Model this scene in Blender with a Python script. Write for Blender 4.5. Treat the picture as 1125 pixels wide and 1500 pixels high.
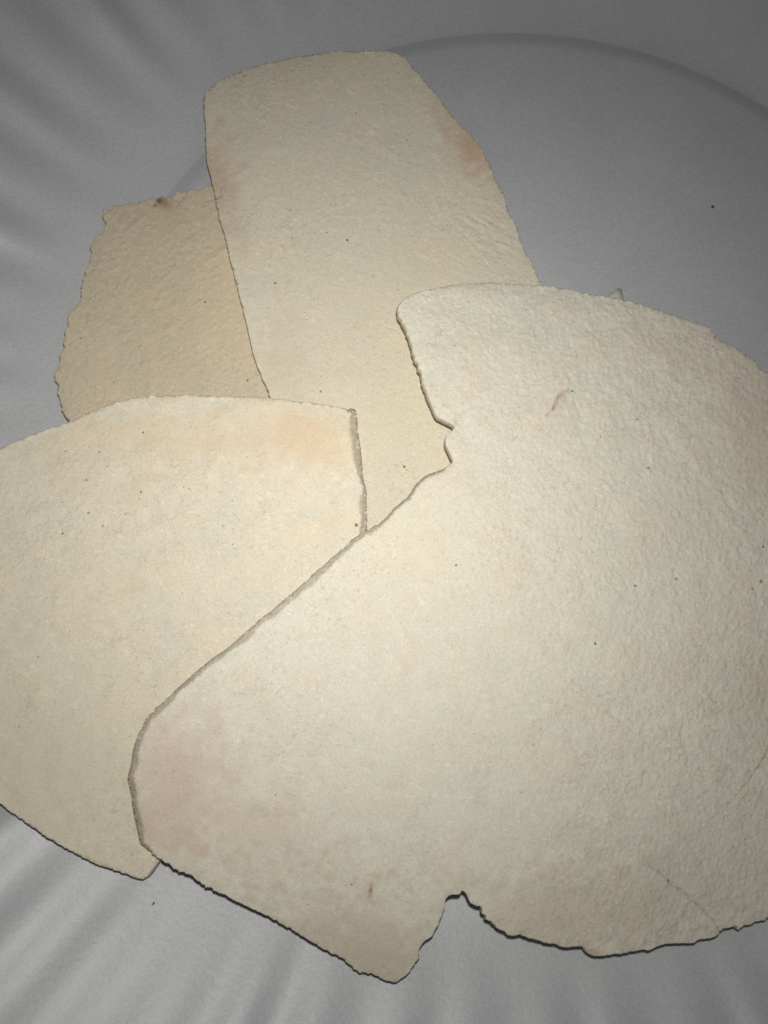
import bpy, math, random
import numpy as np
from mathutils import Vector, Matrix
from mathutils.geometry import delaunay_2d_cdt
from mathutils.kdtree import KDTree

for o in list(bpy.data.objects):
    bpy.data.objects.remove(o)
scene = bpy.context.scene
MM = 0.001
random.seed(7)

# ------------------------------------------------------------------ camera (all lengths in mm, world origin = centre of the plate well)
IW, IH = 1125.0, 1500.0
FPX = 1300.0                                   # focal length in photograph pixels
LOOK = np.array([-30.3, -22.0, 3.0])            # what the middle of the frame looks at
TILT, AZ, DIST = math.radians(15.0), math.radians(260.0), 157.0
CAM = LOOK + DIST * np.array([math.sin(TILT) * math.cos(AZ), math.sin(TILT) * math.sin(AZ), math.cos(TILT)])
FWD = (LOOK - CAM) / DIST
RIGHT = np.cross(FWD, [0, 1, 0]); RIGHT /= np.linalg.norm(RIGHT)
UP = np.cross(RIGHT, FWD)

cam_data = bpy.data.cameras.new("camera")
cam = bpy.data.objects.new("camera", cam_data)
scene.collection.objects.link(cam)
rot = Matrix((RIGHT, UP, -FWD)).transposed().to_4x4()
cam.matrix_world = Matrix.Translation(Vector(CAM * MM)) @ rot
cam_data.sensor_fit = 'HORIZONTAL'
cam_data.sensor_width = 36.0
cam_data.lens = 36.0 * FPX / IW
cam_data.clip_start, cam_data.clip_end = 0.01, 20.0
scene.camera = cam

# ------------------------------------------------------------------ light: the dim room and the phone's flash beside the lens
world = bpy.data.worlds.new("World"); scene.world = world
world.use_nodes = True
world.node_tree.nodes["Background"].inputs[0].default_value = (0.95, 0.97, 1.0, 1)
world.node_tree.nodes["Background"].inputs[1].default_value = 0.07
FLASH = CAM + RIGHT * 3.0 + UP * 16.0
AIM = np.array([-36.5, -11.0, 5.0])
ld = bpy.data.lights.new("phone_flash", 'SPOT')
ld.energy, ld.color = 1.07, (1.0, 0.985, 0.925)
ld.shadow_soft_size = 0.0035
ld.spot_size, ld.spot_blend = math.radians(150), 0.3
ld.use_nodes = True                            # beam profile of the flash lens: strength over angle from its axis
ln, ll = ld.node_tree.nodes, ld.node_tree.links
lt = ln.new("ShaderNodeTexCoord"); sx = ln.new("ShaderNodeSeparateXYZ"); ll.new(lt.outputs["Normal"], sx.inputs[0])
ab = ln.new("ShaderNodeMath"); ab.operation = 'ABSOLUTE'; ll.new(sx.outputs["Z"], ab.inputs[0])
om = ln.new("ShaderNodeMath"); om.operation = 'MULTIPLY_ADD'; ll.new(ab.outputs[0], om.inputs[0]); om.inputs[1].default_value = -4.0; om.inputs[2].default_value = 4.0
lr = ln.new("ShaderNodeValToRGB"); ll.new(om.outputs[0], lr.inputs[0])
BEAM = [(0.0, 1.0), (0.06, 0.91), (0.136, 0.80), (0.24, 0.66), (0.376, 0.53), (0.536, 0.43), (0.936, 0.30)]
while len(lr.color_ramp.elements) < len(BEAM): lr.color_ramp.elements.new(0.5)
for k, (p, v) in enumerate(BEAM):
    lr.color_ramp.elements[k].position = p; lr.color_ramp.elements[k].color = (v, v, v, 1)
ll.new(lr.outputs[0], ln["Emission"].inputs["Strength"])
flash = bpy.data.objects.new("phone_flash", ld)
flash.location = Vector(FLASH * MM)
flash.rotation_euler = Vector(AIM - FLASH).to_track_quat('-Z', 'Y').to_euler()
scene.collection.objects.link(flash)

scene.view_settings.view_transform = 'Standard'
scene.view_settings.look = 'None'
scene.view_settings.exposure = 0.0
scene.view_settings.gamma = 1.0
scene.view_settings.use_curve_mapping = False
scene.cycles.use_denoising = False              # keeps the fine crumb and a camera-like grain

# ------------------------------------------------------------------ helpers
def on_height(px, z):
    """photograph pixels (n,2) -> world xy in mm where the view ray meets height z"""
    px = np.asarray(px, float)
    d = (FWD[None] + ((px[:, 0] - IW / 2) / FPX)[:, None] * RIGHT[None] - ((px[:, 1] - IH / 2) / FPX)[:, None] * UP[None])
    t = (np.asarray(z) - CAM[2]) / d[:, 2]
    return CAM[None, :2] + d[:, :2] * t[:, None]

FN, FX0, FY0 = 1792, -280.0, -90.0
def field(seed, lo, hi, ang=0.0, stretch=1.0):
    """random relief with wavelengths lo..hi px, drawn out along ang by stretch; unit deviation"""
    r = np.random.default_rng(seed)
    f = np.fft.rfft2(r.standard_normal((FN, FN)).astype(np.float32))
    ky = np.fft.fftfreq(FN)[:, None]; kx = np.fft.rfftfreq(FN)[None]
    c, s = math.cos(ang), math.sin(ang)
    a = (kx * c + ky * s) * stretch; b = -kx * s + ky * c
    k = np.sqrt(a * a + b * b) + 1e-9
    w = np.exp(-(k * lo) ** 2 * 0.5) * (1 - np.exp(-(k * hi) ** 2 * 0.5)) / k ** 0.7
    g = np.fft.irfft2(f * w, s=(FN, FN))
    return ((g - g.mean()) / g.std()).astype(np.float32)

def sample(g, p):
    x = np.clip(p[:, 0] - FX0, 0, FN - 2.001); y = np.clip(p[:, 1] - FY0, 0, FN - 2.001)
    i, j = x.astype(int), y.astype(int); u, v = x - i, y - j
    return (g[j, i] * (1 - u) + g[j, i + 1] * u) * (1 - v) + (g[j + 1, i] * (1 - u) + g[j + 1, i + 1] * u) * v

def sstep(a, b, x):
    t = np.clip((x - a) / (b - a), 0, 1)
    return t * t * (3 - 2 * t)

def mesh_object(name, co, tris, mat, parent=None, smooth=None, cols=None):
    me = bpy.data.meshes.new(name)
    co = np.asarray(co, np.float32) * MM
    tris = np.asarray(tris, np.int32)
    me.vertices.add(len(co)); me.vertices.foreach_set("co", co.ravel())
    n = tris.shape[1]
    me.loops.add(tris.size); me.loops.foreach_set("vertex_index", tris.ravel())
    me.polygons.add(len(tris))
    me.polygons.foreach_set("loop_start", np.arange(0, tris.size, n, dtype=np.int32))
    me.polygons.foreach_set("loop_total", np.full(len(tris), n, np.int32))
    sm = np.ones(len(tris), bool) if smooth is None else smooth
    me.polygons.foreach_set("use_smooth", sm)
    if cols is not None:
        at = me.color_attributes.new("tint", 'FLOAT_COLOR', 'POINT')
        at.data.foreach_set("color", np.concatenate([cols, np.ones((len(cols), 1))], 1).astype(np.float32).ravel())
    me.update(calc_edges=True); me.validate()
    o = bpy.data.objects.new(name, me)
    o.data.materials.append(mat)
    scene.collection.objects.link(o)
    o.parent = parent
    return o

def tag(o, label, cat, group=None):
    o["label"] = label; o["category"] = cat
    if group: o["group"] = group
    return o

def nodes_of(name):
    m = bpy.data.materials.new(name); m.use_nodes = True
    return m, m.node_tree.nodes, m.node_tree.links, m.node_tree.nodes["Principled BSDF"]

def noise_node(N, L, scale, detail=3.0, rough=0.6, vec=None):
    n = N.new("ShaderNodeTexNoise"); n.inputs["Scale"].default_value = scale
    n.inputs["Detail"].default_value = detail; n.inputs["Roughness"].default_value = rough
    if vec is not None: L.new(vec, n.inputs["Vector"])
    return n

def ramp_node(N, L, src, stops):
    r = N.new("ShaderNodeValToRGB"); L.new(src, r.inputs[0])
    e = r.color_ramp.elements
    while len(e) < len(stops): e.new(0.5)
    for k, (p, c) in enumerate(stops):
        e[k].position = p; e[k].color = (c[0], c[1], c[2], 1) if not isinstance(c, float) else (c, c, c, 1)
    return r

def mult(N, L, a, b, fac=1.0):
    m = N.new("ShaderNodeMix"); m.data_type = 'RGBA'; m.blend_type = 'MULTIPLY'
    m.inputs[0].default_value = fac
    L.new(a, m.inputs[6]); L.new(b, m.inputs[7])
    return m.outputs[2]

def math_node(N, L, op, a, b, c=None):
    m = N.new("ShaderNodeMath"); m.operation = op
    for k, v in enumerate((a, b, c)):
        if v is None: continue
        if isinstance(v, (int, float)): m.inputs[k].default_value = v
        else: L.new(v, m.inputs[k])
    return m.outputs[0]

def bread_material():
    m, N, L, P = nodes_of("flatbread_crumb")
    tc = N.new("ShaderNodeTexCoord").outputs["Object"]
    at = N.new("ShaderNodeAttribute"); at.attribute_name = "tint"
    where = ramp_node(N, L, noise_node(N, L, 52, 3, 0.55, tc).outputs[0], [(0.40, 0.35), (0.60, 1.0)]).outputs[0]      # flaky and smoother patches
    n1 = noise_node(N, L, 780, 5, 0.62, tc); n1.inputs["Distortion"].default_value = 0.7
    chip = math_node(N, L, 'MULTIPLY', ramp_node(N, L, n1.outputs[0], [(0.52, 0.0), (0.68, 1.0)]).outputs[0], where)    # thin raised chips of crust
    n2 = noise_node(N, L, 1250, 4, 0.6, tc)
    pit = math_node(N, L, 'MULTIPLY', ramp_node(N, L, n2.outputs[0], [(0.27, 1.0), (0.40, 0.0)]).outputs[0], where)     # small pits
    grain = noise_node(N, L, 3400, 3, 0.7, tc)
    g = ramp_node(N, L, grain.outputs[0], [(0.25, (0.85, 0.84, 0.82)), (0.5, (0.99, 0.985, 0.98)), (0.75, (1.09, 1.09, 1.085))])
    v = math_node(N, L, 'MULTIPLY_ADD', chip, 0.07, 0.985); v = math_node(N, L, 'MULTIPLY_ADD', pit, -0.12, v)
    c = mult(N, L, at.outputs["Color"], g.outputs[0]); c = mult(N, L, c, v)
    L.new(c, P.inputs["Base Color"])
    P.inputs["Roughness"].default_value = 0.8
    P.inputs["Specular IOR Level"].default_value = 0.25
    h = math_node(N, L, 'MULTIPLY_ADD', pit, -1.2, chip); h = math_node(N, L, 'MULTIPLY_ADD', grain.outputs[0], 1.2, h)
    n3 = noise_node(N, L, 1500, 4, 0.6, tc); h = math_node(N, L, 'MULTIPLY_ADD', n3.outputs[0], 0.7, h)
    bump = N.new("ShaderNodeBump"); bump.inputs["Strength"].default_value = 0.8; bump.inputs["Distance"].default_value = 0.000075
    L.new(h, bump.inputs["Height"]); L.new(bump.outputs[0], P.inputs["Normal"])
    return m

def plate_material():
    m, N, L, P = nodes_of("coated_paper")
    tc = N.new("ShaderNodeTexCoord").outputs["Object"]
    n1 = noise_node(N, L, 60, 4, 0.6, tc); n2 = noise_node(N, L, 2200, 3, 0.7, tc)
    a = ramp_node(N, L, n1.outputs[0], [(0.3, (0.455, 0.462, 0.485)), (0.7, (0.49, 0.497, 0.52))])
    b = ramp_node(N, L, n2.outputs[0], [(0.25, 0.85), (0.75, 1.11)])
    L.new(mult(N, L, a.outputs[0], b.outputs[0]), P.inputs["Base Color"])
    P.inputs["Roughness"].default_value = 0.46
    P.inputs["Specular IOR Level"].default_value = 1.0
    bump = N.new("ShaderNodeBump"); bump.inputs["Strength"].default_value = 0.35; bump.inputs["Distance"].default_value = 0.00012
    b1 = noise_node(N, L, 900, 5, 0.65, tc)
    L.new(b1.outputs[0], bump.inputs["Height"]); L.new(bump.outputs[0], P.inputs["Normal"])
    return m

def plain_material(name, col, rough=0.8, transmission=0.0):
    m, N, L, P = nodes_of(name)
    tc = N.new("ShaderNodeTexCoord").outputs["Object"]
    n = noise_node(N, L, 3000, 3, 0.6, tc)
    r = ramp_node(N, L, n.outputs[0], [(0.3, tuple(c * 0.75 for c in col)), (0.7, col)])
    L.new(r.outputs[0], P.inputs["Base Color"])
    P.inputs["Roughness"].default_value = rough
    P.inputs["Transmission Weight"].default_value = transmission
    return m

BREAD, PLATE = bread_material(), plate_material()

# ------------------------------------------------------------------ the plate: slightly domed well, pressed step, fluted rim
WELL_R, RIM_R = 84.6, 146.0
rp = np.random.default_rng(3)
PH = rp.uniform(0, 6.283, 12); AM = rp.uniform(0.3, 1.0, 12)
def plate_z(x, y):
    r = np.hypot(x, y); th = np.arctan2(y, x)
    well = 0.55 + 0.25 * (1 - (r / WELL_R) ** 2) - 1.15 * sstep(WELL_R - 4.4, WELL_R + 1.6, r)
    q = np.maximum(r - WELL_R, 0)
    slope, ease = 0.41, 6.5
    rise = slope * (q - ease * (1 - np.exp(-q / ease)))
    rise = rise + np.where(r > RIM_R - 9, -0.030 * (r - RIM_R + 9) ** 2, 0)
    wob = sum(AM[k] * np.sin((k + 2) * th + PH[k]) for k in range(6)) * 0.16
    amp = 0.85 + 0.22 * np.sin(7 * th + PH[7]) + 0.2 * np.sin(17 * th + PH[8]) + 0.55 * np.exp(-((th - 2.5) / 0.5) ** 2) - 0.15 * np.exp(-((th + 2.1) / 0.6) ** 2)
    ph = wob * 3.0 + 0.3 * np.sin(r * 0.09 + 3 * th)
    fan = 0.52 * amp * sstep(91, 122, r) * (1.0 * np.sin(62 * th + 2.2 + ph) + 0.32 * np.sin(43 * th + 1.1 - ph + 0.03 * r) + 0.15 * np.sin(89 * th + 0.4 + ph))
    return np.where(r < WELL_R, well, -0.3996 + rise + fan)

def ring_mesh(name, rs, nth, parent, tuck=False, wall=True):
    th = np.linspace(0, 2 * math.pi, nth, endpoint=False)
    R, T = np.meshgrid(rs, th, indexing='ij')
    x, y = (R * np.cos(T)).ravel(), (R * np.sin(T)).ravel()
    top = np.stack([x, y, plate_z(x, y)], 1)
    if tuck: top[:nth, 2] -= 0.10               # the rim's first ring tucks under the well
    bot = top - [0, 0, 0.7]
    n = len(rs); i, j = np.meshgrid(np.arange(n - 1), np.arange(nth), indexing='ij')
    a = (i * nth + j).ravel(); b = (i * nth + (j + 1) % nth).ravel(); c = ((i + 1) * nth + (j + 1) % nth).ravel(); d = ((i + 1) * nth + j).ravel()
    q = np.stack([a, d, c, b], 1); off = len(top)
    jj = np.arange(nth); e0 = (n - 1) * nth + jj; e1 = (n - 1) * nth + (jj + 1) % nth
    fs = [q, q[:, ::-1] + off] + ([np.stack([e0, e0 + off, e1 + off, e1], 1)] if wall else [])
    return mesh_object(name, np.concatenate([top, bot]), np.concatenate(fs), PLATE, parent)

plate = bpy.data.objects.new("paper_plate", None); scene.collection.objects.link(plate)
plate.empty_display_size = 0.05
tag(plate, "round grey-white paper plate with pressed well and fluted rim, under all the bread", "plate")
ring_mesh("well", np.concatenate([[0.01], np.linspace(2, 78, 40), np.linspace(78.5, WELL_R - 0.001, 30)]), 1488, plate, wall=False)
ring_mesh("rim", np.concatenate([[WELL_R - 0.35], np.linspace(WELL_R, 93, 22), np.linspace(93.5, RIM_R, 80)]), 1488, plate, tuck=True)

# ------------------------------------------------------------------ the stack settles piece by piece on a height map (1 mm cells)
HM = 340
gx = np.arange(HM) - HM / 2 + 0.5
GX, GY = np.meshgrid(gx, gx, indexing='xy')
SUP = plate_z(GX, GY)
SUP = np.where(np.hypot(GX, GY) > RIM_R, -5.0, SUP)

def sup_at(x, y):
    u = np.clip(x + HM / 2 - 0.5, 0, HM - 2.01); v = np.clip(y + HM / 2 - 0.5, 0, HM - 2.01)
    i, j = u.astype(int), v.astype(int)
    return np.maximum(np.maximum(SUP[j, i], SUP[j, i + 1]), np.maximum(SUP[j + 1, i], SUP[j + 1, i + 1]))

def outline(segs, seed):
    """traced segments (bevel px, roughness px, points) -> dense closed outline with bevel width per point"""
    pts, w, ro = [], [], []
    for bw, rough, ps in segs:
        for p in ps: pts.append(p); w.append(bw); ro.append(rough)
    pts = np.array(pts, float); w = np.array(w, float); ro = np.array(ro, float)
    out, ow, orr = [], [], []
    n = len(pts)
    for i in range(n):
        p0, p1, p2, p3 = pts[i - 1], pts[i], pts[(i + 1) % n], pts[(i + 2) % n]
        ln = np.linalg.norm(p2 - p1); k = max(1, int(round(ln / 1.9)))
        l0 = max(np.linalg.norm(p1 - p0), 1e-3); l2 = max(np.linalg.norm(p3 - p2), 1e-3)
        m1 = (p2 - p0) / (l0 + ln) * ln * 0.8; m2 = (p3 - p1) / (ln + l2) * ln * 0.8
        for t in np.arange(k) / k:
            h1 = 2 * t ** 3 - 3 * t ** 2 + 1; h2 = t ** 3 - 2 * t ** 2 + t; h3 = -2 * t ** 3 + 3 * t ** 2; h4 = t ** 3 - t ** 2
            out.append(h1 * p1 + h2 * m1 + h3 * p2 + h4 * m2)
            ow.append(w[i] * (1 - t) + w[(i + 1) % n] * t); orr.append(ro[i] * (1 - t) + ro[(i + 1) % n] * t)
    P = np.array(out); ow = np.array(ow); orr = np.array(orr)
    T = np.roll(P, -1, 0) - np.roll(P, 1, 0); T /= np.linalg.norm(T, axis=1)[:, None] + 1e-9
    r = np.random.default_rng(seed); m = len(P)
    def loopnoise(width):
        g = r.standard_normal(m); f = np.fft.rfft(g); k = np.arange(len(f)) / m
        v = np.fft.irfft(f * np.exp(-(k * width) ** 2), m); return v / v.std()
    nz = 0.35 * loopnoise(16) + 0.55 * loopnoise(5) + 0.4 * loopnoise(2)
    orr = orr * np.clip(0.65 + 0.75 * loopnoise(70), 0.1, 2.2)      # smooth stretches, then crumbled ones
    ow = ow * np.clip(1 + np.where(ow > 5, 0.26, 0.0) * loopnoise(26), 0.45, 1.6)
    P = P + np.stack([-T[:, 1], T[:, 0]], 1) * (nz * orr)[:, None]
    area = 0.5 * np.sum(P[:, 0] * np.roll(P[:, 1], -1) - np.roll(P[:, 0], -1) * P[:, 1])
    if area < 0: P, ow = P[::-1], ow[::-1]
    return P, ow

def inside(P, q):
    """even-odd test, row by row of equal y"""
    ins = np.zeros(len(q), bool)
    x1, y1 = P[:, 0], P[:, 1]; x2, y2 = np.roll(x1, -1), np.roll(y1, -1)
    for y in np.unique(q[:, 1]):
        c = (y1 > y) != (y2 > y)
        xs = np.sort(x1[c] + (y - y1[c]) / (y2[c] - y1[c]) * (x2[c] - x1[c]))
        s = q[:, 1] == y
        ins[s] = np.searchsorted(xs, q[s, 0]) % 2 == 1
    return ins

def polyline(ps, step=1.6):
    ps = np.array(ps, float); out = []
    for a, b in zip(ps[:-1], ps[1:]):
        k = max(1, int(np.linalg.norm(b - a) / step))
        for t in np.arange(k) / k: out.append(a + (b - a) * t)
    out.append(ps[-1]); return np.array(out)

GRID = 2.35
def build_bread(name, label, segs, seed, thick, base, relief, curl, stains_shade=(), specks=(), cracks=(), blobs=(), tilt_max=0.14, sag=0.0):
    """segs: outline; relief(px) mm; curl(px) mm; stains: (x, y, rx, ry, angle, colour, strength); specks: (x, y, r, colour);
    cracks: (points, depth mm, half width px, colour, strength); blobs: (x, y, r, height mm)"""
    r = np.random.default_rng(seed + 100)
    P, W = outline(segs, seed)
    m = len(P)
    T = np.roll(P, -1, 0) - np.roll(P, 1, 0); T /= np.linalg.norm(T, axis=1)[:, None] + 1e-9
    Nin = np.stack([-T[:, 1], T[:, 0]], 1)
    kd = KDTree(m)
    for i, p in enumerate(P): kd.insert((p[0], p[1], 0), i)
    kd.balance()
    def edge(q):
        d = np.empty(len(q)); w = np.empty(len(q))
        for i, p in enumerate(q):
            _, k, dd = kd.find((p[0], p[1], 0)); d[i] = dd; w[i] = W[k]
        return d, w
    # rows of points along the bevel, then an uneven grid inside
    rows = []
    for frac in (0.35, 0.7, 1.0):
        off = np.maximum(W * frac, 1.1 * (0.5 + frac)) + r.normal(0, 0.10, m) * W
        q = P + Nin * off[:, None]
        d, _ = edge(q); rows.append(q[(d > off * 0.86) & (off > 0.6)])
    x0, y0 = P.min(0); x1, y1 = P.max(0)
    ys = np.arange(y0, y1, GRID * 0.87); grid = []
    for k, y in enumerate(ys):
        xs = np.arange(x0 + (k % 2) * GRID / 2, x1, GRID); grid.append(np.stack([xs, np.full(len(xs), y)], 1))
    grid = np.concatenate(grid); grid = grid[inside(P, grid)]
    d, w = edge(grid); grid = grid[d > w + 1.5]
    grid = grid + r.uniform(-0.6, 0.6, grid.shape)
    extra = []
    for ps, depth, hw, col, st in cracks:
        c = polyline(ps); c = c + r.normal(0, 0.35, c.shape)
        t = np.gradient(c, axis=0); t /= np.linalg.norm(t, axis=1)[:, None] + 1e-9
        nn = np.stack([-t[:, 1], t[:, 0]], 1)
        e = np.concatenate([c, c + nn * hw, c - nn * hw])
        extra.append(e)
    for sx, sy, sr, col in specks:
        a = np.arange(7) / 7 * 6.2832
        extra.append(np.concatenate([[[sx, sy]]] + [np.stack([sx + sr * f * np.cos(a), sy + sr * f * np.sin(a)], 1) for f in (0.7, 1.15)]))
    if extra:
        extra = np.concatenate(extra)
        ok = np.array([bool(v) for v in [inside(P, e[None])[0] for e in extra]])
        d, w = edge(extra); extra = extra[ok & (d > 1.2)]
        k2 = KDTree(len(extra))
        for i, p in enumerate(extra): k2.insert((p[0], p[1], 0), i)
        k2.balance()
        keep = np.array([k2.find((p[0], p[1], 0))[2] > 1.3 for p in grid]); grid = grid[keep]
    else: extra = np.zeros((0, 2))
    allp = np.concatenate([P] + rows + [grid, extra])
    vo, eo, fo, ov, oe, of = delaunay_2d_cdt([Vector(p) for p in allp], [(i, (i + 1) % m) for i in range(m)], [], 1, 1e-4, True)
    px = np.array([(v[0], v[1]) for v in vo]); tri = np.array([f for f in fo if len(f) == 3], int)
    hull = np.nonzero((tri < m).all(1))[0] if len(vo) >= m else []
    cen = px[tri].mean(1); x1, y1 = P[:, 0], P[:, 1]; x2, y2 = np.roll(x1, -1), np.roll(y1, -1)
    bad = []
    for t in hull:
        cx, cy = cen[t]; c = (y1 > cy) != (y2 > cy)
        if np.sum(cx < x1[c] + (cy - y1[c]) / (y2[c] - y1[c]) * (x2[c] - x1[c])) % 2 == 0: bad.append(t)
    tri = np.delete(tri, bad, 0)
    a, b, c = px[tri[:, 0]], px[tri[:, 1]], px[tri[:, 2]]
    ar = (b[:, 0] - a[:, 0]) * (c[:, 1] - a[:, 1]) - (b[:, 1] - a[:, 1]) * (c[:, 0] - a[:, 0])
    tri[ar > 0] = tri[ar > 0][:, ::-1]          # image y runs down: this makes faces look up
    used = np.unique(tri); remap = np.full(len(px), -1); remap[used] = np.arange(len(used)); px = px[used]; tri = remap[tri]
    d, w = edge(px)
    w = np.maximum(w, 0.8)
    # top surface above the piece's underside
    prof = np.where(w > 4, np.clip(d / w, 0, 1) ** 0.9, np.sqrt(np.clip(1 - (1 - np.clip(d / w, 0, 1)) ** 2, 0, 1)))
    lip = np.where(w > 4, 0.12, 0.5)
    soft = 1 - 0.16 * np.exp(-d / 14.0)
    rel = relief(px) * sstep(0, 10, d)
    top = thick * (lip + (1 - lip) * prof) * soft + rel
    bev = np.where(d < w, 1 - np.clip(d / w, 0, 1) * 0.4, 0) * sstep(1.0, 4.0, w)
    top = top + bev * 0.2 * sample(field(seed + 55, 3, 16), px)
    # colour of the baked surface, with some shade painted in on the largest piece
    col = base(px)
    for sx, sy, rx, ry, an, sc, st in stains_shade:
        ca, sa = math.cos(math.radians(an)), math.sin(math.radians(an))
        dx, dy = px[:, 0] - sx, px[:, 1] - sy
        q = ((dx * ca + dy * sa) / rx) ** 2 + ((-dx * sa + dy * ca) / ry) ** 2
        k = np.exp(-q * np.clip(1 + 0.35 * sample(FIELD_BLOTCH, px), 0.4, 2.0)) * min(st, 1.0)
        col = col * (1 - k[:, None]) + np.array(sc)[None] * k[:, None]
    raw = np.array([0.50, 0.44, 0.35])
    col = col * (1 - 0.55 * bev[:, None]) + raw[None] * 0.55 * bev[:, None]
    for sx, sy, br, bh in blobs:
        k = np.exp(-((px[:, 0] - sx) ** 2 + (px[:, 1] - sy) ** 2) / br ** 2); top += bh * k
    for sx, sy, sr, sc in specks:
        k = (1 - sstep(0.6, 1.1, np.hypot(px[:, 0] - sx, px[:, 1] - sy) / sr)) * (0.85 if sr > 1.65 else 0.5)
        top -= 0.12 * k; col = col * (1 - k[:, None]) + np.array(sc)[None] * k[:, None]
    for ps, depth, hw, sc, st in cracks:
        c = polyline(ps, 0.8); n = len(c)
        box = (px[:, 0] > c[:, 0].min() - 12) & (px[:, 0] < c[:, 0].max() + 12) & (px[:, 1] > c[:, 1].min() - 12) & (px[:, 1] < c[:, 1].max() + 12)
        idx = np.nonzero(box)[0]
        dd = np.hypot(px[idx, 0][:, None] - c[None, :, 0], px[idx, 1][:, None] - c[None, :, 1])
        j = dd.argmin(1); dm = dd.min(1); s = j / max(n - 1, 1)
        fade = np.minimum(1, (1 - s) / 0.35) * (0.75 + 0.25 * np.sin(j * 0.3))
        k = np.clip(1 - dm / hw, 0, 1) * fade
        top[idx] -= depth * k
        kc = np.clip(1 - dm / (hw * 1.15), 0, 1) * fade * st
        col[idx] = col[idx] * (1 - kc[:, None]) + np.array(sc)[None] * kc[:, None]
    # settle: rigid plate of bread, lowest resting tilt over what already lies there
    shape = curl(px); zc = np.full(len(px), 4.0)
    sub = np.arange(0, len(px), max(1, len(px) // 9000))
    tl = np.linspace(-tilt_max, tilt_max, 41)
    for it in range(3):
        xy = on_height(px, zc + thick)
        s = sup_at(xy[sub, 0], xy[sub, 1]) - shape[sub]
        c0 = xy[sub].mean(0); best = None
        X, Y = xy[sub, 0] - c0[0], xy[sub, 1] - c0[1]
        for ax in tl:
            for ay in tl:
                h = np.max(s - ax * X - ay * Y)
                if best is None or h < best[0] - 1e-6: best = (h, ax, ay)
        h, ax, ay = best
        zc = h + ax * (xy[:, 0] - c0[0]) + ay * (xy[:, 1] - c0[1]) + shape
        if sag:
            gap = zc - sup_at(xy[:, 0], xy[:, 1])
            fx = np.stack([np.ones(len(sub)), X, Y, X * X, X * Y, Y * Y, X ** 3, X * X * Y, X * Y * Y, Y ** 3], 1) / 1.0
            sc_ = np.abs(fx).max(0); co, *_ = np.linalg.lstsq(fx / sc_, gap[sub], rcond=None)
            Xa, Ya = xy[:, 0] - c0[0], xy[:, 1] - c0[1]
            fa = np.stack([np.ones(len(px)), Xa, Ya, Xa * Xa, Xa * Ya, Ya * Ya, Xa ** 3, Xa * Xa * Ya, Xa * Ya * Ya, Ya ** 3], 1) / sc_
            zc = zc - sag * (fa @ co)
            zc = zc + np.max(sup_at(xy[:, 0], xy[:, 1]) - zc)
    zc = zc + 0.02
    wide = sstep(3.5, 6.0, w)
    xy = on_height(px, zc + thick * 0.6 * (1 - wide) + top * wide)
    print(name, "verts", len(px), "tilt", round(ax, 3), round(ay, 3), "underside z", zc.min().round(2), zc.max().round(2), "gap mean", (zc - sup_at(xy[:, 0], xy[:, 1])).mean().round(2))
    zt = zc + top
    ii = np.clip((xy[:, 0] + HM / 2).astype(int), 0, HM - 1); jj = np.clip((xy[:, 1] + HM / 2).astype(int), 0, HM - 1)
    np.maximum.at(SUP, (jj, ii), zt)
    # underside and broken side
    n = len(px)
    e = np.concatenate([tri[:, [0, 1]], tri[:, [1, 2]], tri[:, [2, 0]]])
    key = np.sort(e, 1); key = key[:, 0] * n + key[:, 1]
    u, inv, cnt = np.unique(key, return_inverse=True, return_counts=True)
    be = e[cnt[inv] == 1]
    side = np.concatenate([np.stack([be[:, 0], be[:, 0] + n, be[:, 1] + n], 1), np.stack([be[:, 0], be[:, 1] + n, be[:, 1]], 1)])
    co = np.concatenate([np.column_stack([xy, zt]), np.column_stack([xy, zc])])
    tris = np.concatenate([tri, tri[:, ::-1] + n, side])
    sm = np.concatenate([np.ones(2 * len(tri), bool), np.zeros(len(side), bool)])
    bc = col.copy(); bc[d < 0.6] = raw
    cols = np.concatenate([np.where((d < 0.6)[:, None], col * 0.5 + raw * 0.5, col), bc])
    # origin at the piece's own foot
    org = np.array([xy[:, 0].mean(), xy[:, 1].mean(), zc.min()])
    o = mesh_object(name, co - org, tris, BREAD, None, sm, cols)
    o.location = Vector(org * MM)
    tag(o, label, "flatbread", "broken flatbread pieces piled on the plate")
    return o, (lambda q: np.array([zt[np.argmin(np.hypot(px[:, 0] - p[0], px[:, 1] - p[1]))] for p in np.atleast_2d(q)]))

FIELD_BLOTCH = field(1, 18, 160)
F_BIG = field(2, 60, 420); F_BIG2 = field(12, 50, 300)
F_MID = field(3, 7, 40); F_FINE = field(4, 2.2, 9)
F_STREAK = field(5, 4, 34, math.radians(-38), 3.2)
F_STREAK2 = field(6, 4, 30, math.radians(35), 3.0)
F_VERT = field(8, 5, 26, math.radians(100), 2.0)
F_CRUMB = field(7, 3.6, 16)

def sparse(g, px, t=0.8):
    v = sample(g, px)
    return np.sign(v) * np.maximum(np.abs(v) - t, 0)

def flaky(g, px, t=0.9, s=0.3):
    v = sample(g, px)
    return sstep(t, t + s, v) - 0.7 * sstep(t + 0.25, t + 0.25 + s, -v)

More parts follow.
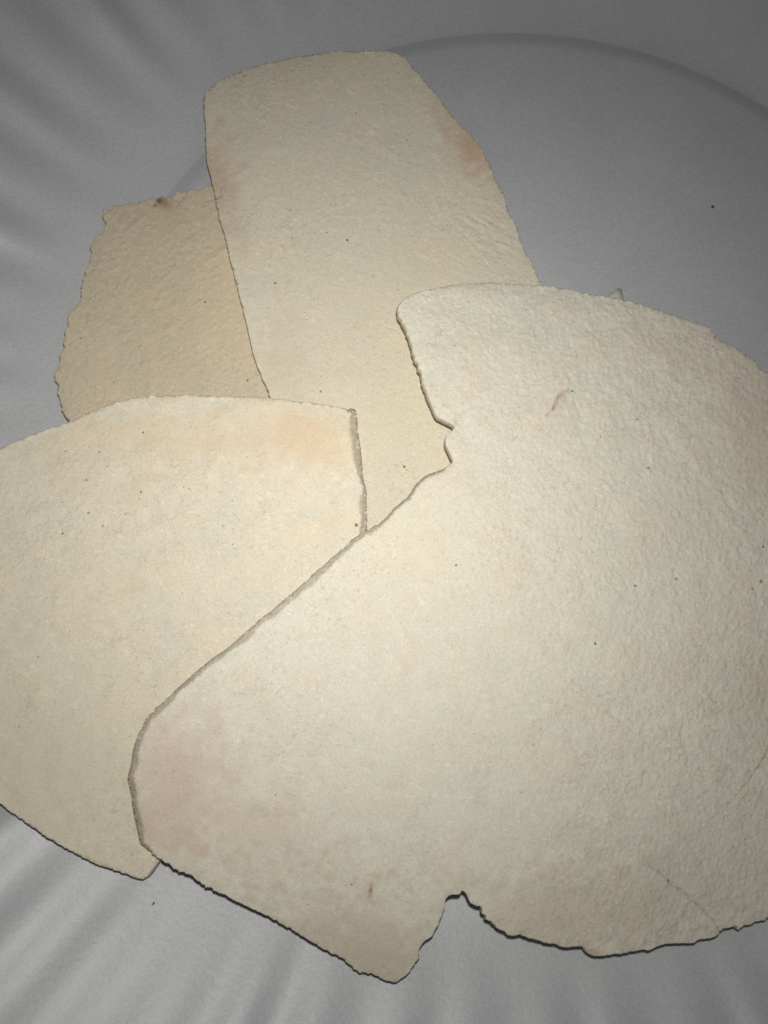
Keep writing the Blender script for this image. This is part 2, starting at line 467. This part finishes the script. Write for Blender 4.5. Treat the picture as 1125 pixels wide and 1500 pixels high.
def crust(c, cool, warm, a=1.0, b=1.0):
    c, cool, warm = map(np.array, (c, cool, warm))
    def f(px):
        u = sstep(-0.2, 1.8, sample(F_BIG, px)) * 0.8 * a; v = sstep(-0.2, 1.8, sample(F_BIG2, px)) * 0.8 * b
        s = 1 + 0.010 * sample(FIELD_BLOTCH, px) + 0.008 * sample(F_MID, px) + 0.022 * sample(F_FINE, px)
        k = c[None] * (1 - u[:, None]) + cool[None] * u[:, None]
        k = k * (1 - v[:, None]) + warm[None] * v[:, None]
        fl = 0.08 * sstep(1.1, 1.7, sample(F_CRUMB, px)) + 0.10 * sstep(1.5, 2.2, sample(F_STREAK2, px)) - 0.05 * sstep(1.4, 2.2, -sample(F_CRUMB, px))
        return k * (s + fl)[:, None]
    return f

DARK, BROWN, OCHRE, PINK = (0.09, 0.075, 0.055), (0.30, 0.17, 0.08), (0.70, 0.56, 0.40), (0.62, 0.49, 0.39)

# ------------------------------------------------------------------ piece lying lowest, tan, ragged edges
A_SEGS = [(2.5, 0.9, [(308, 272), (295, 277), (287, 279), (273, 280), (259, 284), (253, 288), (244, 290), (233, 290), (225, 291.5), (209, 295), (191, 299), (175, 300.5), (165, 303), (160, 309), (152, 309), (150, 317), (154, 325), (155, 331), (149, 341), (140, 351), (133, 361), (132, 380), (124, 396), (123, 405), (117, 423), (118, 437), (111, 449), (102, 460), (99.5, 473), (94, 489), (92.5, 508), (86, 521), (85, 535), (80, 549), (81, 559), (87, 568), (84.5, 580), (89, 591), (90, 603), (101, 617)]),
          (2.5, 0.6, [(126, 650), (180, 676), (270, 690), (360, 672), (420, 620), (436, 540), (424, 430), (392, 330), (350, 275)])]
def a_relief(px):
    return 0.045 * sparse(F_STREAK, px, 0.8) + 0.05 * flaky(F_STREAK, px, 1.3) + 0.018 * sample(F_MID, px) + 0.024 * sample(F_FINE, px)
piece_a, _ = build_bread("flatbread_piece", "small tan flatbread piece with ragged edges and a brown burn spot, lying under the others",
    A_SEGS, 21, 1.5, crust((0.595, 0.52, 0.39), (0.56, 0.50, 0.385), (0.64, 0.535, 0.39)), a_relief,
    lambda px: 0.9 * ((px[:, 0] - 270) / 150) ** 2 * 0.5 + 0 * px[:, 0],
    stains_shade=[(340, 420, 45, 120, 10, (0.72, 0.58, 0.40), 0.5), (240, 320, 60, 26, 0, (0.56, 0.45, 0.33), 0.5), (230, 480, 60, 90, 0, (0.55, 0.47, 0.34), 0.4), (234, 297, 7, 5, 20, (0.13, 0.07, 0.04), 1.1), (228, 303, 4, 4, 0, (0.25, 0.14, 0.08), 0.9), (243, 304, 9, 7, 0, (0.42, 0.30, 0.20), 0.7)],
    specks=[(301, 444.5, 1.7, DARK), (260.5, 470, 1.6, BROWN), (119, 497, 1.7, BROWN), (168, 561, 1.2, DARK), (253, 392, 1.3, DARK), (257, 390, 1.3, DARK), (265, 373, 1.2, DARK), (363, 559, 1.8, DARK), (270, 428, 1.6, BROWN), (172, 420, 1.4, BROWN), (333, 522, 1.3, BROWN), (140, 502, 1.1, DARK)],
    cracks=[([(252, 292), (262, 298), (258, 310)], 0.25, 2.6, (0.42, 0.33, 0.23), 0.4), ([(285, 342), (277, 350), (268, 352)], 0.3, 3.0, (0.45, 0.36, 0.25), 0.4), ([(272, 285), (262, 300)], 0.3, 3.2, (0.45, 0.36, 0.25), 0.4)],
    blobs=[(250, 482, 6.5, 0.28), (181, 493, 5, 0.15), (134, 443, 4, 0.15), (231, 444, 5, 0.14), (330, 368, 8, 0.2), (318, 378, 6, 0.2)], tilt_max=0.2)

# ------------------------------------------------------------------ tall piece with rounded top
B_SEGS = [(4.0, 0.45, [(298, 145), (301, 135), (320, 119), (350, 105), (380, 95), (415, 87), (450, 81), (490, 75), (530, 75), (562, 74), (582, 77.5), (594, 84)]),
          (3.0, 0.5, [(604, 97), (622, 118), (645, 145), (662, 170), (675, 183), (690, 198), (707, 220), (717, 240), (727, 265), (740, 290), (745, 310), (757, 330), (762, 350), (772, 373), (780, 386), (792, 415)]),
          (2.5, 0.5, [(806, 470), (806, 560), (780, 680), (720, 790), (640, 850), (560, 862), (490, 830), (440, 730), (412, 640)]),
          (1.6, 0.55, [(395, 581), (385, 557), (372, 525), (365.5, 497), (357, 460), (347, 422), (340, 392), (334, 367), (330, 352), (325, 335), (316, 300), (312, 277), (306, 250), (303, 240), (301, 200), (298, 165)])]
def b_relief(px):
    wr = np.exp(-(((px[:, 0] - 715) / 60) ** 2 + ((px[:, 1] - 345) / 45) ** 2))
    return 0.05 * flaky(F_STREAK2, px, 1.3, 0.22) * (1 + 1.2 * wr) + 0.05 * wr * sample(F_STREAK2, px) + 0.014 * sample(F_MID, px) + 0.02 * sample(F_FINE, px)
piece_b, _ = build_bread("flatbread_piece", "tall grey-cream flatbread piece with rounded end and a pinkish patch on one edge",
    B_SEGS, 33, 1.6, crust((0.70, 0.645, 0.52), (0.66, 0.635, 0.53), (0.72, 0.645, 0.51)), b_relief,
    lambda px: -0.5 * ((px[:, 0] - 520) / 200) ** 2 + 0.4 * ((px[:, 1] - 400) / 320) ** 2,
    stains_shade=[(690, 222, 40, 26, 50, (0.62, 0.43, 0.32), 0.95), (655, 160, 20, 40, -40, (0.66, 0.52, 0.41), 0.55), (318, 265, 28, 60, -10, (0.60, 0.46, 0.36), 0.85), (420, 110, 90, 30, -5, (0.63, 0.56, 0.46), 0.35), (340, 320, 22, 60, -10, (0.60, 0.50, 0.40), 0.4), (590, 560, 120, 160, 0, (0.73, 0.65, 0.49), 0.6), (415, 540, 40, 60, 0, (0.62, 0.52, 0.39), 0.5)],
    specks=[(509, 354, 2.0, DARK), (479, 343, 1.6, DARK), (492, 301, 1.4, DARK), (522, 168, 1.4, DARK), (547, 405, 1.5, DARK), (403.5, 417, 1.7, DARK), (358, 113, 1.7, BROWN), (426, 310, 1.6, BROWN), (562, 155, 1.5, BROWN), (592, 685, 2.1, DARK), (595, 690, 1.3, DARK), (470, 575, 1.8, BROWN), (583, 426, 1.2, DARK), (450, 470, 1.2, BROWN), (596, 208, 1.5, BROWN), (600, 240, 1.2, BROWN), (624, 530, 1.2, BROWN)],
    cracks=[([(318, 292), (324, 288), (334, 280)], 0.4, 2.2, (0.36, 0.27, 0.2), 0.8), ([(324, 287), (321, 275), (314, 262)], 0.25, 2.0, (0.45, 0.37, 0.3), 0.5), ([(685, 318), (700, 326), (716, 336)], 0.16, 2.0, (0.6, 0.54, 0.42), 0.3), ([(670, 322), (690, 334), (704, 346)], 0.16, 2.0, (0.6, 0.54, 0.42), 0.3), ([(705, 368), (718, 374), (728, 384)], 0.16, 2.0, (0.6, 0.54, 0.42), 0.3), ([(712, 300), (724, 312), (734, 330)], 0.14, 2.0, (0.6, 0.54, 0.42), 0.3), ([(700, 350), (720, 358), (738, 370)], 0.16, 2.0, (0.6, 0.54, 0.42), 0.3)],
    blobs=[(330, 282, 5, 0.2), (395, 216, 9, 0.12), (405, 220, 9, 0.10), (562, 222, 8, 0.10), (575, 228, 6, 0.12), (345, 262, 5, 0.15), (352, 258, 5, 0.15), (360, 252, 5, 0.12), (555, 315, 9, 0.10), (412, 340, 9, 0.1)], sag=0.5)

# ------------------------------------------------------------------ broad piece with straight broken right edge
C_SEGS = [(3.6, 0.6, [(0, 657), (25, 646), (50, 635.6), (80, 624.6), (102, 618), (125, 607), (152, 597), (175, 588), (200, 582), (240, 579.7), (280, 578.7), (320, 580), (360, 581), (395, 582), (430, 587), (460, 591), (485, 594.7), (507, 598.7)]),
          (12.0, 0.6, [(521, 600), (524, 630), (528, 654), (530, 674)]), (9.0, 0.7, [(532, 698), (537, 722), (538, 750), (538, 774)]),
          (3.0, 0.5, [(530, 850), (480, 960), (390, 1090), (300, 1190)]),
          (3.5, 0.4, [(235, 1261), (220, 1282), (207, 1289), (188, 1282), (167, 1275), (140, 1266), (100, 1245), (65, 1224), (30, 1200), (0, 1178)]),
          (3.0, 0.5, [(-60, 1130), (-125, 1040), (-160, 920), (-140, 790), (-70, 695)])]
def c_relief(px):
    l = np.exp(-((px[:, 0] - 40) / 160) ** 2 - ((px[:, 1] - 780) / 130) ** 2)
    return 0.014 * sample(F_MID, px) * (1 + 2 * l) + 0.07 * flaky(F_CRUMB, px, 1.35, 0.22) * (0.55 + l) + 0.018 * sample(F_FINE, px) + 0.12 * sample(F_BIG2, px)
piece_c, _ = build_bread("flatbread_piece", "broad warm cream flatbread piece with straight broken edge, tucked under the largest piece",
    C_SEGS, 45, 2.1, crust((0.755, 0.69, 0.56), (0.715, 0.672, 0.56), (0.765, 0.68, 0.535)), c_relief,
    lambda px: -1.0 * ((px[:, 0] - 220) / 300) ** 2 - 1.0 * ((px[:, 1] - 850) / 350) ** 2,
    stains_shade=[(445, 640, 65, 42, 10, (0.74, 0.57, 0.40), 0.85), (300, 650, 190, 22, 0, (0.75, 0.62, 0.45), 0.75), (250, 620, 150, 14, -6, (0.76, 0.64, 0.47), 0.6), (490, 770, 50, 14, -20, (0.78, 0.64, 0.47), 0.5), (90, 690, 40, 30, 0, (0.70, 0.62, 0.50), 0.5), (70, 1120, 180, 120, 30, (0.66, 0.61, 0.48), 0.6), (205, 725, 14, 22, 30, (0.72, 0.62, 0.46), 0.5), (196, 865, 26, 14, 0, (0.68, 0.60, 0.44), 0.4), (233, 700, 10, 7, 0, (0.70, 0.57, 0.45), 0.5), (115, 640, 40, 22, 0, (0.72, 0.62, 0.46), 0.4)],
    specks=[(211, 635.5, 1.8, DARK), (387, 750, 1.5, DARK), (208, 723, 1.7, DARK), (278, 718, 1.6, DARK), (131.5, 753, 2.2, (0.28, 0.24, 0.17)), (93.5, 783, 1.8, DARK), (152, 772, 1.7, (0.25, 0.2, 0.12)), (98, 663, 1.7, (0.3, 0.25, 0.17)), (146.5, 664, 1.7, (0.3, 0.25, 0.17)), (151, 744, 1.6, (0.25, 0.2, 0.14)), (185, 754, 1.6, (0.25, 0.2, 0.14)), (128, 705, 2.2, (0.35, 0.29, 0.19)), (341, 798, 1.5, DARK), (69, 877, 1.4, BROWN), (159, 685, 1.4, BROWN), (186, 721, 1.4, BROWN), (93.5, 737.6, 1.4, BROWN), (522, 769, 3.0, (0.2, 0.07, 0.04)), (502, 790, 1.2, DARK), (450, 692, 1.3, BROWN), (327, 772, 1.8, (0.45, 0.36, 0.22)), (268, 870, 1.3, BROWN), (57, 963, 1.4, DARK), (107, 1040, 1.6, (0.4, 0.35, 0.25)), (105, 925, 1.4, BROWN), (362, 671, 1.4, BROWN), (205, 733, 1.5, BROWN), (270, 716, 1.2, DARK), (30, 1065, 1.3, DARK)],
    cracks=[([(120, 668), (100, 690), (92, 700)], 0.15, 2.4, (0.62, 0.54, 0.42), 0.4), ([(20, 720), (34, 728), (52, 725)], 0.2, 3.0, (0.6, 0.54, 0.43), 0.4), ([(318, 797), (320, 788), (317, 780)], 0.18, 2.0, (0.6, 0.5, 0.36), 0.4), ([(345, 795), (349, 785)], 0.15, 2.0, (0.6, 0.5, 0.36), 0.4), ([(40, 812), (55, 820), (68, 816)], 0.2, 2.6, (0.6, 0.54, 0.43), 0.4), ([(96, 800), (98, 808)], 0.2, 2.4, (0.5, 0.43, 0.33), 0.5)],
    blobs=[(290, 828, 8, 0.15), (232, 785, 14, 0.12), (420, 690, 16, 0.12), (415, 680, 12, 0.1)], sag=0.55)

# ------------------------------------------------------------------ largest piece, on top, notched top-left and bottom
D_SEGS = [(3.0, 0.35, [(581, 451), (585, 444), (600, 433), (619, 426), (640, 422), (667, 417), (688, 415.5), (720, 414), (747, 415.5), (773, 417.6), (792, 418), (827, 423), (860, 430)]),
          (3.5, 0.6, [(880, 433), (902, 436), (932, 444), (958, 452.5), (985, 461), (1012, 471), (1038, 480), (1046, 487), (1050, 495), (1068, 505), (1081, 510), (1094, 520), (1108, 532), (1114, 541), (1125, 548)]),
          (3.0, 0.6, [(1175, 600), (1235, 700), (1270, 820), (1280, 950), (1265, 1080), (1230, 1200), (1180, 1300)]),
          (1.8, 0.85, [(1125, 1346), (1105, 1351), (1088, 1356.7), (1082, 1362), (1077, 1359), (1057, 1363), (1053, 1367), (1044, 1373.5), (1022, 1376.7), (1015.7, 1381.5), (996, 1382), (974, 1383), (961, 1387), (949, 1392.7), (942, 1391), (918, 1394.8), (886, 1400), (869, 1400.7), (858, 1395), (852, 1387), (825, 1388), (812, 1384), (782, 1376), (762, 1371), (742, 1370), (727, 1360), (712, 1343), (702, 1329), (690, 1324), (682, 1310), (677, 1304.7)]),
          (1.8, 0.95, [(673, 1310), (663, 1311), (655, 1315), (652, 1327), (647, 1342), (640, 1359), (633, 1371), (623, 1378), (615, 1391), (613, 1405), (605, 1417), (591, 1431), (577, 1440), (564, 1436.7), (545, 1427), (527, 1420.7), (508, 1410), (499, 1403), (464, 1384.6), (435, 1367), (395, 1344.6), (350, 1322), (310, 1302), (280, 1283.7), (260, 1274.7), (235, 1259.7)]),
          (7.0, 0.35, [(207, 1237), (200, 1210), (195, 1185), (192, 1160), (187, 1139), (192, 1120), (196, 1095), (205, 1070)]),
          (8.5, 0.4, [(215, 1052), (240, 1027), (280, 990), (310, 965), (332, 950), (370, 917), (430, 867), (480, 822), (530, 780)]),
          (5.0, 0.6, [(552, 768), (564, 758), (580, 742), (600, 724), (610, 708), (624, 696), (644, 688)]),
          (1.8, 0.9, [(662, 677), (658.7, 667), (652, 652), (652, 641), (660, 632), (665, 627), (662, 624), (653, 619), (641, 613), (636, 607), (631, 595)]),
          (2.4, 0.8, [(623, 576), (619, 564), (611, 536), (604, 515), (595, 488), (587, 471), (582, 460)])]
def d_relief(px):
    rt = sstep(480, 950, px[:, 0] + 0.25 * (900 - px[:, 1]))
    return (0.03 + 0.085 * rt) * flaky(F_CRUMB, px, 1.0, 0.22) + (0.01 + 0.018 * rt) * sample(F_MID, px) + 0.08 * rt * flaky(F_VERT, px, 1.05, 0.22) + 0.035 * rt * sparse(F_VERT, px, 0.7) + 0.02 * sample(F_FINE, px) + 0.08 * sample(F_BIG2, px)
GASH = (0.50, 0.38, 0.30)
piece_d, d_top = build_bread("flatbread_piece", "largest pale cream flatbread piece, on top of the pile, with notched edges and hairline cracks",
    D_SEGS, 57, 1.9, crust((0.745, 0.708, 0.60), (0.705, 0.685, 0.57), (0.75, 0.68, 0.56), 0.75), d_relief,
    lambda px: -2.3 * ((px[:, 0] - 560) / 480) ** 2 - 2.0 * ((px[:, 1] - 860) / 480) ** 2,
    stains_shade=[(258, 1140, 70, 90, 0, (0.67, 0.54, 0.44), 0.8), (225, 1215, 60, 40, 30, (0.66, 0.52, 0.41), 0.6), (380, 1215, 90, 55, 20, (0.69, 0.58, 0.48), 0.6), (545, 1400, 150, 70, 25, (0.57, 0.485, 0.385), 0.8), (1110, 620, 60, 120, 0, (0.64, 0.53, 0.44), 0.6), (1010, 530, 70, 30, 30, (0.68, 0.60, 0.49), 0.4), (1110, 1010, 50, 90, 10, (0.62, 0.54, 0.45), 0.5), (1040, 1270, 160, 110, 0, (0.63, 0.60, 0.50), 0.5), (820, 1340, 140, 60, 0, (0.60, 0.53, 0.43), 0.65), (960, 1320, 90, 60, 0, (0.60, 0.54, 0.44), 0.5), (1000, 780, 120, 140, 0, (0.68, 0.65, 0.55), 0.4), (600, 800, 110, 90, 0, (0.79, 0.72, 0.56), 0.5), (822, 588, 22, 8, -55, (0.66, 0.54, 0.46), 0.6), (543, 1303, 3.4, 5.6, 0, (0.38, 0.17, 0.07), 1.2), (868, 1393, 14, 6, 20, (0.52, 0.38, 0.27), 0.6)],  # toasted browns along the lower edge also carry painted-in shade for the dimmer end
    specks=[(870.5, 943.5, 2.2, DARK), (929, 859, 1.9, DARK), (1115.6, 802, 2.0, DARK), (1112, 853, 2.8, (0.25, 0.22, 0.17)), (1098.6, 863.5, 1.8, DARK), (791, 1069, 1.5, DARK), (780.5, 1091.6, 1.4, DARK), (843.6, 1015, 1.3, DARK), (1024, 947, 1.5, DARK), (989, 849, 2.6, (0.36, 0.32, 0.24)), (948, 687, 2.6, (0.33, 0.28, 0.2)), (931, 616.5, 2.0, (0.36, 0.3, 0.22)), (878, 642, 1.6, DARK), (893, 641, 1.5, BROWN), (1042, 510, 1.5, DARK), (837, 574.7, 1.9, (0.2, 0.12, 0.08)), (668, 828, 1.9, (0.2, 0.16, 0.13)), (518, 835.6, 1.4, DARK), (515, 1295, 1.8, BROWN), (404, 1164.7, 1.5, DARK), (392, 1053, 1.5, BROWN), (451, 1324, 1.6, BROWN), (977, 1289.5, 2.0, DARK), (702, 625, 1.1, DARK), (1025, 740, 1.3, BROWN), (626, 910, 1.3, BROWN), (603, 1163, 1.2, DARK), (533, 945, 1.1, BROWN), (763, 1161, 1.2, DARK), (634, 1092, 1.3, BROWN), (780, 1090, 1.2, BROWN)],
    cracks=[([(1053, 1365), (1046, 1350), (1022, 1327), (1009, 1315), (996, 1303), (985, 1298), (977, 1289.5), (966, 1278), (956, 1274), (948, 1266), (941, 1257), (940, 1245)], 0.55, 1.5, (0.30, 0.25, 0.18), 0.75),
            ([(1140, 1060), (1123, 1093), (1115.6, 1112), (1104, 1129), (1093, 1146), (1082, 1157), (1072, 1170), (1068, 1185)], 0.5, 1.5, (0.32, 0.26, 0.2), 0.7),
            ([(808, 602), (812, 595), (816, 584), (824, 576), (837, 573)], 0.5, 2.6, (0.36, 0.24, 0.18), 1.0), ([(799, 611), (806, 604)], 0.2, 2.4, GASH, 0.6), ([(750, 645), (755, 643), (760, 639)], 0.2, 2.6, (0.55, 0.42, 0.30), 0.7),
            ([(667, 622), (670, 610), (691, 600), (704, 593)], 0.3, 2.2, (0.55, 0.43, 0.33), 0.6), ([(668, 628), (676, 640), (679, 655)], 0.18, 2.0, (0.62, 0.54, 0.44), 0.4),
            ([(840, 590), (846, 604), (852, 618)], 0.2, 3.0, (0.66, 0.6, 0.5), 0.3), ([(430, 1085), (432, 1076), (428, 1068)], 0.2, 2.2, (0.6, 0.54, 0.44), 0.4), ([(418, 1160), (424, 1168), (422, 1178)], 0.2, 2.2, (0.58, 0.5, 0.4), 0.4), ([(645, 487), (650, 480)], 0.2, 3.0, (0.62, 0.54, 0.42), 0.4), ([(612, 1190), (614, 1180), (610, 1202)], 0.18, 2.0, (0.6, 0.54, 0.44), 0.4)],
    blobs=[(364, 1152, 8, 0.16), (372, 1163, 8, 0.18), (380, 1174, 8, 0.16), (390, 1185, 7, 0.12), (665, 626, 4, 0.25), (640, 497, 6, 0.18), (636, 512, 5, 0.16), (905, 558, 7, 0.25), (915, 552, 7, 0.25), (925, 560, 7, 0.22), (895, 568, 7, 0.2), (862, 600, 8, 0.2), (650, 600, 6, 0.2), (1110, 1105, 5, 0.3), (1086, 1131, 5, 0.25)], sag=0.5)

# thin flake of crust standing up behind the top edge of the largest piece
FL = np.array([(886, 444), (891, 432), (896, 428), (901, 425), (906, 422), (911, 424), (913, 433), (915, 448)], float)
fz = float(d_top([(903, 440)])[0])
fh = np.array([-1.3, -1.25, -1.2, -1.1, -1.1, -1.1, -1.2, -1.3]) + fz
fxy = on_height(FL, fh)
n = len(FL); org = np.array(piece_d.location) / MM
ft = np.column_stack([fxy, fh]) - org; fb = ft - [0, 0, 0.18]
mid = np.vstack([ft.mean(0) + [0, 0, 0.06], fb.mean(0)])
co = np.concatenate([ft, fb, mid]); F = []
for i in range(n):
    j = (i + 1) % n
    F += [(2 * n, j, i), (2 * n + 1, n + i, n + j), (i, j, n + j), (i, n + j, n + i)]
flake = mesh_object("flake", co, F, plain_material("crust_flake", (0.60, 0.575, 0.51), 0.6), piece_d)

# ------------------------------------------------------------------ dark crumbs on the bare plate
CRUMB = plain_material("dark_crumb", (0.09, 0.075, 0.06), 0.8)
def crumb(px, sx, sy, ang, label):
    q = np.array([px], float); z = 0.5
    for _ in range(4):
        xy = on_height(q, z)[0]; z = float(plate_z(xy[0:1], xy[1:2])[0])
    r = np.random.default_rng(int(px[0])); co = []; F = []
    nl, ns = 6, 9
    for i in range(nl + 1):
        for j in range(ns):
            f, t = math.pi * i / nl, 2 * math.pi * j / ns; k = 1 + r.normal(0, 0.13)
            x, y, h = sx * k * math.sin(f) * math.cos(t), sy * k * math.sin(f) * math.sin(t), min(sx, sy) * 0.7 * (math.cos(f) + 0.85)
            co.append((x * math.cos(ang) - y * math.sin(ang), x * math.sin(ang) + y * math.cos(ang), h))
    for i in range(nl):
        for j in range(ns):
            F.append((i * ns + j, (i + 1) * ns + j, (i + 1) * ns + (j + 1) % ns, i * ns + (j + 1) % ns))
    o = mesh_object("crumb", co, F, CRUMB); o.location = Vector((xy[0] * MM, xy[1] * MM, z * MM))
    tag(o, label, "crumb", "dark crumbs on the plate")
crumb((1043.5, 303.5), 0.27, 0.34, 0.3, "lone tiny black crumb on the bare flat well of the plate")
crumb((225, 1323.5), 0.13, 0.30, -0.6, "tiny elongated dark crumb on the plate rim off the broad piece's blunt tip")
